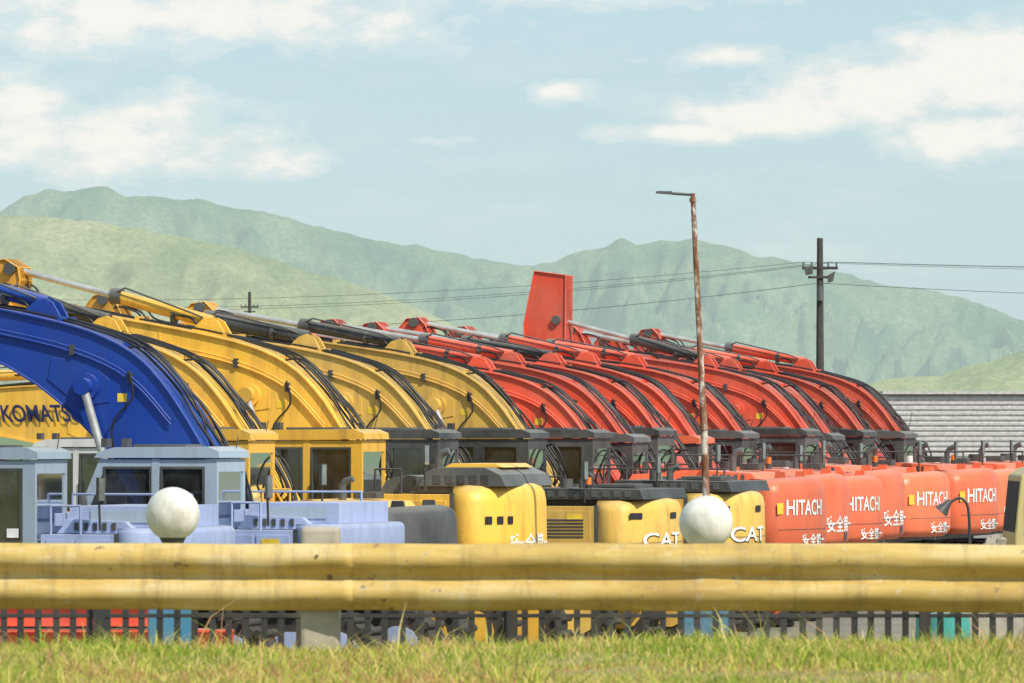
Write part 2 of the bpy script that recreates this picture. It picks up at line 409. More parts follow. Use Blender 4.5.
    if tall:
        sp=[(5.15,5.95),(5.75,6.05),(5.98,5.1),(5.98,4.6),(5.75,3.6),(5.3,2.1),(5.1,2.05),(5.1,2.3),(5.25,4.1),(5.2,4.7)]
        lugp=(5.35,5.15)
    else:
        sp=[(5.5,4.96),(5.62,5.08),(5.84,5.06),(5.98,4.9),(6.03,4.6),(5.78,3.6),(5.3,2.1),(5.1,2.05),(5.08,2.3),(5.25,4.0),(5.35,4.65)]
        lugp=(5.7,4.99)
    spt=[S(p) for p in sp]
    st.prism(spt,-.2,.2,M[lug])
    loop=spt+[spt[0]]
    for i in range(len(loop)-1): st.strip([loop[i],loop[i+1]],-.016,-.23,.23,M[lug])
    x,z=S(lugp); st.cyl((x,-.26,z),(x,.26,z),.08,M['dgrey'])
    st.obj('stick',root,.01,1)
    bk=MB()
    bp=[S(p) for p in ((5.3,2.2),(5.0,2.25),(4.75,1.9),(4.65,1.4),(4.85,.95),(5.25,.75),(5.75,.85))]
    bk.strip(bp,.05,-.5,.5,M['dgrey'])
    side=bp+[S((5.55,1.5))]
    for y in(-.52,.48): bk.prism(side,y,y+.04,M['dgrey'])
    tx,tz=S((5.75,.85))
    for i in range(5): bk.box((tx-.02,-.47+i*.21,tz-.03),(tx+.22,-.37+i*.21,tz+.03),M['dgrey'])
    bk.obj('bucket',root,.01,1)
    cy=MB()
    px,pz=T((2.02,3.42))
    for s_ in (1,-1):
        y=s_*(w+.13); b0=Vector((1.25+fx*.6,y,1.32)); p1=Vector((px,y,pz)); mid=b0.lerp(p1,.52)
        cy.cyl(b0,mid,.085,BM); cy.cyl(mid-(mid-b0)*.03,mid+(mid-b0)*.04,.1,BM); cy.cyl(mid,p1,.05,M['chrome']); cy.cyl((px,y-.07,pz),(px,y+.07,pz),.1,BM)
    x0,z0=T((2.64,4.36)); x1,z1=S(lugp); p0=Vector((x0,0,z0)); p1=Vector((x1,0,z1)); mid=p0.lerp(p1,.5)
    cy.cyl(p0,mid,.088*cylr,M[armcyl]); cy.cyl(mid-Vector((.12,0,.01)),mid+Vector((.03,0,.0)),.108*cylr,M['dgrey']); cy.cyl(mid,p1,.044,M['chrome'])
    cy.cyl(p0+Vector((.5,0,.08)),p0+Vector((.56,0,.09)),.1*cylr,M['dgrey'])
    cy.tube([p0+Vector((.1,.1,.06)),p0+Vector((.3,.12,.14)),mid+Vector((-.2,.12,.1)),mid+Vector((-.05,.08,.03))],.014,M['dgrey'],6)
    x0,z0=S((6.12,4.6)); x1,z1=S((5.62,2.6)); cy.cyl((x0,0,z0),(x0+(x1-x0)*.6,0,z0+(z1-z0)*.6),.08,BM); cy.cyl((x0+(x1-x0)*.6,0,z0+(z1-z0)*.6),(x1,0,z1),.045,M['chrome'])
    cy.obj('hydraulic_cylinders',root)
    # hoses
    ho=MB()
    A=T((.42,2.42)); Bq=T((.7,2.9))
    for i,yy in enumerate((-.2,-.1,.02,.1,.2)):
        off=.025+.03*rnd.random(); lift=rnd.uniform(.0,.10)
        L=[(A[0]-.28,1.85),(A[0]-.12-lift,2.35),(Bq[0]-.06-lift*.6,Bq[1]+.03),T((1.0,3.42+lift*.5)),T((1.45,3.82+off+lift*.4)),T((2.05,4.06+off)),T((2.7,4.22+off))]
        if i%2==0: L+=[T((3.4,4.33+off)),T((4.2,4.48+off)),T((5.0,4.63+off)),T((5.2,4.74+off+lift)),T((5.5,4.86+lift*.6)),T((5.75,4.65))] if not tall else [T((3.6,4.40+off))]
        else: L+=[T((2.9,4.36+off)),T((3.15,4.46))]
        pts=[(p.x,yy+.02*math.sin(k*.9+i)+(.05*math.sin(k*.35+i) if k<14 else 0),p.y) for k,p in enumerate(smoothline(L,5))]
        ho.tube(pts,.016,M['rubber'],6)
    if rnd.random()<.7:
        e_=rnd.uniform(0,.08)
        L=[T((1.6,3.86)),T((1.3,3.82+e_)),T((.95,3.5+e_)),T((.72-e_,3.1)),T((.5,2.55)),T((.3,2.1))]
        ho.tube([(p.x,w*.7+.03*math.sin(k*.3),p.y) for k,p in enumerate(smoothline(L,5))],.014,M['rubber'],6)
    L=[T((1.5,3.6)),T((1.45,3.3)),T((1.7,2.9)),(fx*.6+1.3,1.9)]
    ho.tube([(p.x,w+.07,p.y) for p in smoothline(L,4)],.013,M['rubber'],6)
    for i in range(3):
        a0=A[0]+.05-.07*i; jz=rnd.uniform(-.25,.0)
        L=[(a0-.1,.28-.03*i,2.1),(a0-.25,.34,2.4+.05*i+jz),(a0-.08,.36,2.75+.05*i+jz),(a0+.2,.33,2.55),(a0+.3,.3,2.1)]
        ho.tube(smoothline(L,5),.015,M['rubber'],6)
    for p in ((1.6,3.86),(2.4,4.15),(3.6,4.38),(4.6,4.55)):
        x,z=T(p); ho.box((x-.025,-.24,z-.03),(x+.025,.24,z+.06),BM)
    ho.obj('hoses',root)
    r=MB(); RC=M[railmat]
    def srail(pts,rad=.015):
        for p,q in zip(pts[:-1],pts[1:]): r.cyl(p,q,rad,RC,6)
    if rails:
        srail([(back+.1,-1.25,2.2),(back+.1,-1.25,2.6),(.3,-1.25,2.6),(.3,-1.25,2.2)])
        srail([(1.4,-1.25,1.75),(1.4,-1.25,2.6),(.9,-1.25,2.6),(.9,-1.25,1.75)])
    srail([(cab-.5,1.28,2.18),(cab-.5,1.28,2.5),(cab-.15,1.28,2.5),(cab-.15,1.28,2.18)])
    for (mx,my,mz) in ((back+.15+rnd.uniform(0,.4),1.2,2.68),(1.42,-1.28,2.9),(cab+1.6,1.5,2.45)):
        r.cyl((mx,my-.03,mz-.45),(mx,my,mz-.1),.014,K,6)
        r.box((mx-.03,my-.09,mz-.13),(mx+.0,my+.09,mz+.13),K); r.box((mx-.034,my-.08,mz-.12),(mx-.0305,my+.08,mz+.12),M['mirror'])
    if beacon:
        r.cyl((back+.3,.7,2.4),(back+.3,.7,2.48),.05,K,10); r.cyl((back+.3,.7,2.48),(back+.3,.7,2.58),.04,M['orange'],10)
    if rnd.random()<.5 and not boxy: r.cyl((back+.75,.1,2.4),(back+.75,.1,2.54),.06,M['white'],10)
    r.cyl((cab+.1,.6,3.0+cabz),(cab+.02,.6,3.0+rnd.uniform(.2,.4)),.006,K,4)
    r.obj('handrails_and_mirrors',root,.0).location.z=-1.1*(1-zs)
    return root

BLUE=dict(R=2.0,cab=-.3,body='lblue',boom='blue',roof='grey',frame='grey',hood='lblue',zs=.70,cabz=-.2,railmat='lblue',boxy=True)
excavator(-3.09,67,**BLUE,fx=.3,bs=1.0,pitch=.0,srot=.5)
excavator(-1.25,70,**BLUE,fx=-.37,bs=1.04,pitch=.01,armcyl='blue',slim=.16,srot=.5)
excavator(-.67,74,R=2.3,fx=-.5,cab=-.2,body='yel',boom='yel',cw='black',hood='yel',text='安全第一',armcyl='black',lug='oyel',frame='yel',roof='yel',pitch=.0,zs=.8,rails=False,railmat='yel',srot=.5)
excavator(.455,78,R=2.2,fx=-.4,cab=-.25,body='yel',boom='yel',hood='dgrey',text='安全第一',frame='yel',roof='yel',lug='oyel',bs=1.02,armcyl='yel',pitch=.0,dome=True,rails=False,srot=.62)
excavator(2.41,85,cab=.3,body='cat',boom='cat',hood='black',text='CAT',lug='oyel',armcyl='black',pitch=-.02,zs=.78,slab=True,rails=False,cylr=1.25,beacon=True)
excavator(3.71,88,cab=.35,body='cat',boom='cat',hood='black',text='CAT',lug='oyel',armcyl='black',guard=True,pitch=-.03,zs=.84,slab=True,drz=.015)
H=[(4.75,91),(5.28,93.8),(5.97,96.6),(6.52,99.6),(7.49,102.6),(8.55,105.6),(9.23,108.6),(10.1,111.6),(10.96,114.8)]
for i,(x,d) in enumerate(H):
    excavator(x,d,text='HITACHI' if i in(0,2,4,5,7) else '安全第一',pitch=[-.05,-.035,-.045,-.015,-.05,-.03,-.015,-.04,-.02][i],tall=(i==5),body='red',boom='red2',
              bs=[.93,.96,.98,.97,1,.99,.97,.99,1][i],fx=[0,0,0,0,0,-.22,0,0,0][i],guard=i%3==0,zs=[.98,1.0,.96,1.02,.98,1.01,.98,1,1][i],rails=i%2==1,
              roof=['black','dgrey','black','red','dgrey','black','dgrey','black','dgrey'][i],frame=['black','black','dgrey','black','black','dgrey','black','black','black'][i],
              cabz=[0,-.07,.03,-.1,-.02,.02,-.06,0,-.03][i],drz=[0,.02,-.015,.02,-.01,0,.015,-.015,0][i],beacon=i in(1,4,6),cab=[.4,.3,.5,.35,.45,.3,.4,.5,.4][i],
              armcyl=['red2','red2','black','red2','red2','dgrey','red2','red2','red2'][i])
excavator(-2.35,96,R=2.4,body='red',boom='yel',roof='wpaint',frame='wpaint',hood='red',pitch=-.24,boomz=-.22,bs=1.2,boomtext='KOMATSU',lug='oyel',fx=-1.0,cab=1.1,cabz=-.15)

# ------------------------------------------------------------------ truck at the right edge
tr=empty('truck',(6.62,80,0)); t_=MB()
cream=paint('cream_paint',(.66,.54,.22),.4,.3,.4)
t_.prism([(0,.75),(2.1,.75),(2.1,2.45),(.25,2.5),(.08,2.4),(.0,1.6)],-1.0,1.0,cream)
t_.box((2.2,-1.1,.8),(6.2,1.1,1.0),M['dgrey'])
for y in(-1.1,1.05): t_.box((2.2,y,1.0),(6.2,y+.05,1.7),cream)
t_.box((2.2,-1.05,1.0),(2.25,1.05,1.7),cream); t_.box((-.08,-1.0,.55),(.05,1.0,.8),M['dgrey'])
t_.obj('cab_and_bed',tr,.04)
t_=MB()
for y in (-1.006,1.006): t_.add([(.12,y,1.62),(.9,y,1.62),(.9,y,2.2),(.2,y,2.2)],[(0,1,2,3)],M['seat']); t_.add([(1.1,y,1.62),(1.9,y,1.62),(1.9,y,2.2),(1.1,y,2.2)],[(0,1,2,3)],M['seat'])
t_.add([(.0-.004,-.9,1.65),(-.004,.9,1.65),(.066,.9,2.32),(.066,-.9,2.32)],[(0,1,2,3)],M['seat'])
t_.obj('windows',tr)
t_=MB()
for x in (.8,4.6,5.5):
    for y in(-1.0,.75): t_.cyl((x,y,.42),(x,y+.26,.42),.42,M['rubber'],24); t_.cyl((x,y-.01,.42),(x,y+.27,.42),.2,M['grey'],16)
t_.obj('wheels',tr)

# ------------------------------------------------------------------ ground
def gz(y):
    P=[(-200,1.35),(8,1.35),(19,1.98),(22,2.035),(26.0,2.035),(28.5,1.92),(32,1.6),(38,1.3),(50,.0),(12000,0)]
    for (a,b),(c,d) in zip(P[:-1],P[1:]):
        if y<=c:
            t=(y-a)/(c-a); t=t*t*(3-2*t); return b+(d-b)*t
    return 0
def gbump(x,y): return .07*mnoise.noise(Vector((x*.6,y*.5,0)))+.03*mnoise.noise(Vector((x*2.2,y*1.5,3)))
ys=list(np.linspace(-200,8,10))+list(np.linspace(9,52,130))+[60,80,120,200,400,900,2000,4000,7000,11500]
xs=sorted(set([-9000,-4000,-1500,-500,-150,-60,-30,-15]+list(np.linspace(-9,9,90))+[15,30,60,150,500,1500,4000,9000]))
v=[];f=[]
for y in ys:
    for x in xs:
        z=gz(y)
        if 15<y<45: z+=gbump(x,y)
        v.append((x,y,z))
nx=len(xs)
for j in range(len(ys)-1):
    for i in range(nx-1): f.append((j*nx+i,j*nx+i+1,(j+1)*nx+i+1,(j+1)*nx+i))
me=bpy.data.meshes.new('ground'); me.from_pydata(v,[],f); me.polygons.foreach_set('use_smooth',[True]*len(f))
gm=bpy.data.materials.new('ground_soil'); t=nt(gm); o=N(t,'ShaderNodeOutputMaterial'); p=N(t,'ShaderNodeBsdfPrincipled'); t.links.new(p.outputs[0],o.inputs[0]); p.inputs['Roughness'].default_value=.95
cv=coords(t,False); sp=N(t,'ShaderNodeSeparateXYZ'); t.links.new(cv,sp.inputs[0])
n=noise(t,cv,2.5,8,.65); rg=ramp(t,[(.3,(.16,.16,.04)),(.5,(.25,.22,.06)),(.7,(.30,.23,.09))]); t.links.new(n,rg.inputs[0])
ry=ramp(t,[(.25,(.15,.145,.12)),(.7,(.24,.225,.19))]); n2=noise(t,cv,.6,8,.6); t.links.new(n2,ry.inputs[0])
mr=N(t,'ShaderNodeMapRange'); mr.inputs[1].default_value=42; mr.inputs[2].default_value=47; t.links.new(sp.outputs[1],mr.inputs[0])
c=mixc(t,mr.outputs[0],rg.outputs[0],ry.outputs[0])
mr2=N(t,'ShaderNodeMapRange'); mr2.inputs[1].default_value=250; mr2.inputs[2].default_value=500; t.links.new(sp.outputs[1],mr2.inputs[0])
c=mixc(t,mr2.outputs[0],c,(.14,.19,.09)); t.links.new(c,p.inputs['Base Color'])
me.materials.append(gm); go=bpy.data.objects.new('ground',me); sc.collection.objects.link(go)

# grass
nb=150000
gx=np.random.uniform(-4.2,4.2,nb); gy=np.random.uniform(20.5,29.0,nb)
dens=np.array([mnoise.noise(Vector((a*1.3,b*.9,7)))+.5*mnoise.noise(Vector((a*5,b*3,1))) for a,b in zip(gx,gy)])
keep=dens>-.6+np.random.uniform(-.2,.2,nb)*1.2
gx=gx[keep];gy=gy[keep];dens=dens[keep];nb=len(gx)
hh=np.random.gamma(4,.0075,nb)*(1+1.5*np.clip(dens,-.45,1.0)); tall=np.random.rand(nb)<.014; hh[tall]*=2.3
g0=np.array([gz(b)+gbump(a,b) for a,b in zip(gx,gy)])
an=np.random.uniform(0,2*np.pi,nb); wd=np.random.uniform(.0016,.0042,nb); ln=np.random.uniform(.2,1.5,nb)*hh; la=np.random.uniform(0,2*np.pi,nb)
V=np.zeros((nb,5,3))
dx=np.cos(an)*wd;dy=np.sin(an)*wd
V[:,0]=np.stack([gx-dx,gy-dy,g0-.01],1);V[:,1]=np.stack([gx+dx,gy+dy,g0-.01],1)
mx=gx+np.cos(la)*ln*.35;my=gy+np.sin(la)*ln*.35
V[:,2]=np.stack([mx+dx*.8,my+dy*.8,g0+hh*.6],1);V[:,3]=np.stack([mx-dx*.8,my-dy*.8,g0+hh*.6],1)
V[:,4]=np.stack([gx+np.cos(la)*ln,gy+np.sin(la)*ln,g0+hh],1)
me=bpy.data.meshes.new('grass'); me.vertices.add(nb*5); me.vertices.foreach_set('co',V.ravel())
idx=np.arange(nb)[:,None]*5
loops=np.concatenate([idx+np.array([0,1,2,3]),idx+np.array([3,2,4])],1).ravel()
me.loops.add(nb*7); me.loops.foreach_set('vertex_index',loops)
st=(np.arange(nb)[:,None]*7+np.array([0,4])).ravel()
me.polygons.add(nb*2); me.polygons.foreach_set('loop_start',st); me.update(calc_edges=True); me.validate()
m=bpy.data.materials.new('grass_blades'); t=nt(m); o=N(t,'ShaderNodeOutputMaterial'); p=N(t,'ShaderNodeBsdfDiffuse'); tl=N(t,'ShaderNodeBsdfTranslucent'); ms=N(t,'ShaderNodeMixShader'); ms.inputs[0].default_value=.4
g=N(t,'ShaderNodeNewGeometry'); r1=ramp(t,[(0,(.20,.32,.04)),(.3,(.42,.48,.08)),(.55,(.66,.60,.15)),(.8,(.74,.58,.27)),(1,(.55,.27,.15))])
cv=coords(t,False); n=noise(t,cv,.9,4); ad=N(t,'ShaderNodeMath',operation='MULTIPLY_ADD'); ad.inputs[1].default_value=2.2; ad.inputs[2].default_value=-1.14; t.links.new(n,ad.inputs[0])
a2=N(t,'ShaderNodeMath',operation='ADD'); t.links.new(ad.outputs[0],a2.inputs[0]); t.links.new(g.outputs['Random Per Island'],a2.inputs[1]); t.links.new(a2.outputs[0],r1.inputs[0])
t.links.new(r1.outputs[0],p.inputs[0]);t.links.new(r1.outputs[0],tl.inputs[0]);t.links.new(p.outputs[0],ms.inputs[1]);t.links.new(tl.outputs[0],ms.inputs[2]);t.links.new(ms.outputs[0],o.inputs[0])
me.materials.append(m); go=bpy.data.objects.new('grass',me); sc.collection.objects.link(go)

# ------------------------------------------------------------------ guardrail
gr=empty('guardrail')
rp=bpy.data.materials.new('guardrail_paint'); t=nt(rp); o=N(t,'ShaderNodeOutputMaterial'); p=N(t,'ShaderNodeBsdfPrincipled'); t.links.new(p.outputs[0],o.inputs[0])
va=coords(t,False,(.5,1,3)); vb=coords(t,False,(1,1,1)); vc=coords(t,False,(5,1,.8)); vd=coords(t,False,(.4,1,9))
n1=noise(t,va,2.2,8,.62); r1=ramp(t,[(.36,(.43,.285,.08)),(.5,(.55,.38,.11)),(.64,(.64,.49,.23))]); t.links.new(n1,r1.inputs[0])
n2=noise(t,vc,3,8,.7); r2=ramp(t,[(.5,0.),(.7,.6)]); t.links.new(n2,r2.inputs[0]); c=mixc(t,r2.outputs[0],r1.outputs[0],(.28,.19,.09))
n5=noise(t,vd,3,6,.7); r5=ramp(t,[(.54,0.),(.70,.4)]); t.links.new(n5,r5.inputs[0]); c=mixc(t,r5.outputs[0],c,(.64,.54,.34))
n3=noise(t,vb,18,6,.7); r3=ramp(t,[(.58,0.),(.68,.7)]); t.links.new(n3,r3.inputs[0]); c=mixc(t,r3.outputs[0],c,(.60,.52,.36))
n4=noise(t,vb,9,6,.7); r4=ramp(t,[(.62,0.),(.68,.8)]); t.links.new(n4,r4.inputs[0]); c=mixc(t,r4.outputs[0],c,(.16,.09,.05))
t.links.new(c,p.inputs['Base Color']); p.inputs['Roughness'].default_value=.75
b=N(t,'ShaderNodeBump'); b.inputs['Strength'].default_value=.35; b.inputs['Distance'].default_value=.012; t.links.new(n1,b.inputs['Height']); t.links.new(b.outputs[0],p.inputs['Normal'])
prof=[(0,.155),(.010,.15),(.018,.142),(.036,.125),(.052,.108),(.060,.09),(.060,.07),(.052,.052),(.020,.022),(.008,.012),(.008,-.012),(.020,-.022),(.052,-.052),(.060,-.07),(.060,-.09),(.052,-.108),(.036,-.125),(.018,-.142),(.010,-.15),(0,-.155)]
def railyz(x): return (28.15-.20*x, 2.306+.004*math.sin(x*1.1)+.006*math.sin(x*.37+1))
def railpiece(x0,x1,off,mb):
    n=90; vs=[];fs=[];k=len(prof)
    for i in range(n+1):
        x=x0+(x1-x0)*i/n; yc,zc=railyz(x); wob=.010*mnoise.noise(Vector((x*2,0,0)))
        for d,z in prof:
            kk=.012*mnoise.noise(Vector((x*3,z*9,5)))+.004*mnoise.noise(Vector((x*9,z*20,8)))
            vs.append((x,yc-d*1.0-off+wob+kk,zc+z*1.0+wob*.5))
    for i in range(n):
        for j in range(k-1): fs.append((i*k+j,(i+1)*k+j,(i+1)*k+j+1,i*k+j+1))
    mb.add(vs,fs,rp,True)
g=MB()
xs_=[-17.0,-12.95,-8.95,-4.95,-.95,3.05,7.05,11.05,15]
for i,(a,b) in enumerate(zip(xs_[:-1],xs_[1:])): railpiece(a-.02,b+.2,.0045*(i%2),g)
ro=g.obj('w_beam',gr); so=ro.modifiers.new('s','SOLIDIFY'); so.thickness=.003
g=MB(); steel=plain('rusted_bolt',(.22,.13,.06),.6,.3); conc=plain('weathered_concrete',(.40,.36,.29),.9)
for x in xs_[1:-1]:
    yc,zc=railyz(x)
    for dx in(.03,.15):
        for dz in(-.1,.1):
            g.cyl((x+dx,yc-.05,zc+dz),(x+dx,yc-.078,zc+dz),.008,steel,8)
    g.cyl((x+.09,yc+.0,zc),(x+.09,yc-.03,zc),.014,steel,8)
g.obj('bolts',gr)
g=MB()
for x in xs_[1:-1]:
    yc,zc=railyz(x); g.box((x-.05,yc+.03,1.2),(x+.135,yc+.23,zc+.235),conc)
g.obj('concrete_posts',gr,.02)

# ------------------------------------------------------------------ fence
fe=empty('metal_fence'); g=MB()
x=-9.0
fb=paint('fence_paint',(.012,.012,.014),.5,.2,.3,dust=.1)
while x<9:
    jx=random.uniform(-.005,.005); g.box((x-.017+jx,31.99,1.35),(x+.017+jx,32.01,2.06+random.uniform(-.008,.008)),fb); x+=.0925
g.box((-9,31.985,1.5),(9,32.015,1.53),fb); g.box((-9,31.985,2.0),(9,32.015,2.02),fb)
for k in range(-4,5): g.box((k*2.2-.03,31.96,1.3),(k*2.2+.03,32.02,2.08),fb)
g.obj('bars',fe)

# ------------------------------------------------------------------ globe lamps
gm_=bpy.data.materials.new('globe_acrylic'); t=nt(gm_); o=N(t,'ShaderNodeOutputMaterial'); p=N(t,'ShaderNodeBsdfPrincipled'); t.links.new(p.outputs[0],o.inputs[0])
n=noise(t,coords(t,True,(1,1,.4)),9,6,.65); r1=ramp(t,[(.35,(.52,.50,.44)),(.6,(.74,.72,.67))]); t.links.new(n,r1.inputs[0]); t.links.new(r1.outputs[0],p.inputs['Base Color']); p.inputs['Roughness'].default_value=.4
lb=paint('teal_blue_paint',(.05,.20,.34),.5,.4,.5)
for (x,z) in ((-2.16,2.465),(1.235,2.41)):
    e=empty('globe_lamp',(x,38.2,0))
    g=MB(); g.sphere((0,0,z),.172,gm_,36,20); g.obj('globe',e)
    g=MB(); g.tube([(0,0,1.9),(0,0,z-.24),(0,0,z-.22),(0,0,z-.17),(0,0,z-.15)],.04,M['black'],20,radii=[.035,.035,.05,.075,.085])
    g.obj('lamp_neck',e)
    g=MB(); g.box((-.15,-.15,1.2),(.15,.15,1.93),lb); g.box((-.17,-.17,1.93),(.17,.17,1.97),lb); g.box((-.18,-.18,1.2),(.18,.18,1.42),lb); g.obj('lamp_pedestal',e,.012)

# ------------------------------------------------------------------ rusty light pole
rm=bpy.data.materials.new('rusty_pole_paint'); t=nt(rm); o=N(t,'ShaderNodeOutputMaterial'); p=N(t,'ShaderNodeBsdfPrincipled'); t.links.new(p.outputs[0],o.inputs[0]); p.inputs['Roughness'].default_value=.8
n=noise(t,coords(t,False,(1,1,.45)),6,8,.7); r1=ramp(t,[(.44,(.16,.06,.03)),(.52,(.26,.13,.08)),(.58,(.55,.5,.43))]); t.links.new(n,r1.inputs[0]); t.links.new(r1.outputs[0],p.inputs['Base Color'])
e=empty('street_lamp',(2.5,75,0)); g=MB()
g.tube([(0,0,0),(-.1,0,3),(-.24,0,5.96)],.04,rm,12,radii=[.052,.044,.03])
g.tube([(-.22,0,5.94),(-.45,0,5.955),(-.66,0,5.975)],.018,M['dgrey'],8)
g.prism([(-.5,5.945),(-.7,5.96),(-.7,5.985),(-.5,5.985)],-.06,.06,M['dgrey'])
g.box((-.12,-.12,0),(.12,.12,.02),rm); g.cyl((-.236,0,5.85),(-.238,0,5.9),.045,rm,10); g.cyl((-.1,0,3.0),(-.102,0,3.06),.052,rm,10)
g.obj('pole_and_arm',e)

# ------------------------------------------------------------------ utility poles & wires
wood=plain('dark_timber',(.06,.05,.045),.85)
def upole(x,d,h,arm=True):
    e=empty('utility_pole',(x,d,0)); g=MB(); g.tube([(0,0,0),(0,0,h)],.13,wood,12,radii=[.17,.1])
    g.box((-.6,-.06,h-1.05),(.6,.06,h-.95),wood); g.box((-.4,-.16,h-1.35),(.4,-.1,h-1.27),wood)
    for sx in(-.55,-.28,.28,.55): g.cyl((sx,0,h-.95),(sx,0,h-.8),.035,M['dgrey'],8)
    if arm:
        g.prism([(-.55,h-1.0),(-.25,h-.9),(-.25,h-1.2),(-.48,h-1.25)],-.3,-.15,M['black'])
        g.prism([(.25,h-1.25),(.5,h-1.1),(.42,h-1.45),(.25,h-1.5)],-.3,-.15,M['black'])
        g.cyl((.0,-.2,h-2.1),(.0,-.2,h-1.6),.12,M['dgrey'],12)
    g.obj('pole_with_crossarms',e,.01); return e
upole(10.27,200,9.4); upole(-45,250,11.2); upole(48,185,9.5); upole(-17.5,400,12.2,False)
wr=empty('power_lines'); g=MB()
def wire(a,b,sag,r=.007):
    a=Vector(a);b=Vector(b); g.tube([a.lerp(b,i/24)-Vector((0,0,sag*4*(i/24)*(1-i/24))) for i in range(25)],r,M['dgrey'],4)
for dx in(-.55,.28,.55):
    wire((10.27+dx,200,8.6),(48+dx,185,8.4+.3*dx),.4); wire((10.27+dx,200,8.6),(-45+dx,250,10.4),1.8+.35*dx)
wire((10.27,200,7.9),(48,185,7.6),.6,.009); wire((10.27,200,7.9),(-45,250,9.2),1.9,.009)
g.obj('cables',wr)

# ------------------------------------------------------------------ warehouse
wh=empty('warehouse',(16.3,260,0)); wm=plain('pale_cladding',(.50,.48,.47),.6)
g=MB(); pr=[]; z=0
while z<4.5: pr+=[(0,z),(-.06,z+.07),(-.06,z+.17),(0,z+.20)]; z+=.225
vs=[]
for y_,z_ in pr: vs+=[(0,y_,z_),(46,y_,z_)]
g.add(vs,[(2*i,2*i+1,2*i+3,2*i+2) for i in range(len(pr)-1)],wm)
g.box((.0,.02,0),(46,22,4.52),wm)
g.obj('louvred_walls',wh)
g=MB(); g.prism([(-.25,4.55),(46.2,4.55),(46.2,4.68),(-.25,4.68)],-.25,22.2,wm); g.obj('roof',wh)
g=MB()
for k in range(1,8): g.box((k*6,-.12,0),(k*6+.12,-.08,4.5),wm)
g.box((20,-.13,0),(24,-.09,3.6),M['dgrey']); g.obj('posts_and_door',wh)

# ------------------------------------------------------------------ small yard things
e=empty('gooseneck_lamp',(5.72,75,0)); g=MB()
g.tube([tuple(p) for p in smoothline([(0,0,0),(0,0,1.5),(-.01,0,1.95),(-.05,0,2.1),(-.14,0,2.15),(-.26,0,2.08)],4)],.018,M['black'],8)
g.tube([(-.24,0,2.12),(-.3,0,2.05),(-.36,0,1.98)],.05,M['black'],12,radii=[.03,.06,.1]); g.box((-.1,-.1,0),(.1,.1,.05),M['black']); g.obj('lamp_body',e)
e=empty('rubble_pile',(5.95,74,0)); g=MB()
for i in range(160):
    a=random.uniform(-.8,.9);b=random.uniform(-.6,.6);s_=random.uniform(.04,.12); zz=max(0,1.66*(1-abs(a)*.35-abs(b)*.5))*random.uniform(.85,1.03)
    q=[]
    for sx in(-1,1):
        for sy in(-1,1):
            for sz in(-1,1): q.append((a+sx*s_*random.uniform(.5,1),b+sy*s_*random.uniform(.5,1),zz+sz*s_*random.uniform(.4,.9)))
    g.add(q,[(0,1,3,2),(4,6,7,5),(0,4,5,1),(2,3,7,6),(0,2,6,4),(1,5,7,3)],conc)
g.prism([(-1.2,0),(1.2,0),(.5,1.4),(-.4,1.4)],-.6,.6,conc); g.obj('rubble',e)
teal=paint('teal_paint',(.04,.36,.33),.5,.3,.3)
e=empty('oil_drum',(3.05,42.5,.55)); g=MB(); pts=[(0,0,0),(0,0,.02),(0,0,.28),(0,0,.3),(0,0,.32),(0,0,.58),(0,0,.6),(0,0,.62),(0,0,.88),(0,0,1.15)]
g.tube(pts,.2,teal,24,radii=[.19,.195,.19,.205,.19,.19,.205,.19,.195,.19]); g.cyl((.08,0,1.15),(.08,0,1.17),.03,M['dgrey']); g.obj('drum',e)
e=empty('steel_beam_stack',(-3.9,55,0)); g=MB()
for k,(yy,zz) in enumerate(((0,.95),(.3,.95),(.12,1.2))):
    g.box((-2.2,yy-.1,zz),(1.35-.2*k,yy+.1,zz+.02),M['red2']); g.box((-2.2,yy-.01,zz+.02),(1.35-.2*k,yy+.01,zz+.2),M['red2']); g.box((-2.2,yy-.1,zz+.2),(1.35-.2*k,yy+.1,zz+.22),M['red2'])
for xx in(-1.7,-.3,1.0): g.box((xx-.06,-.2,.88),(xx+.06,.5,.95),wood); g.box((xx-.06,-.15,0),(xx+.06,-.05,.88),wood); g.box((xx-.06,.35,0),(xx+.06,.45,.88),wood)
g.obj('beams',e)

# ------------------------------------------------------------------ mountains
def hill_mat(name,c_lo,c_hi,haze_glow,hz,tan):
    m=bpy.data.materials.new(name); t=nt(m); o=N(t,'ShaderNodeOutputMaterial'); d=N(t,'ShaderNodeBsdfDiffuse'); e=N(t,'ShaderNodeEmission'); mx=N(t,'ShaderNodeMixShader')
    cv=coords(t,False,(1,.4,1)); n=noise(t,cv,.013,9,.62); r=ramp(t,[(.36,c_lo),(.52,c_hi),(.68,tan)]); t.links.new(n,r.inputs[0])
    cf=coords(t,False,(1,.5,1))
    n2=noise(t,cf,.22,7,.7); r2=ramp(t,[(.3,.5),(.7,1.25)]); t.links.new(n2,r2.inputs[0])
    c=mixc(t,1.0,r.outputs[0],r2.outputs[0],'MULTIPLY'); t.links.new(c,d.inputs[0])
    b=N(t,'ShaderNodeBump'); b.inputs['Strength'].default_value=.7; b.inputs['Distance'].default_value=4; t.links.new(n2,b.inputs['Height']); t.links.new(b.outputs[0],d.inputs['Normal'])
    e.inputs[0].default_value=(*haze_glow,1); mx.inputs[0].default_value=hz  # aerial haze painted in: constant emission mixed into the slope shader
    t.links.new(d.outputs[0],mx.inputs[1]); t.links.new(e.outputs[0],mx.inputs[2]); t.links.new(mx.outputs[0],o.inputs[0]); return m
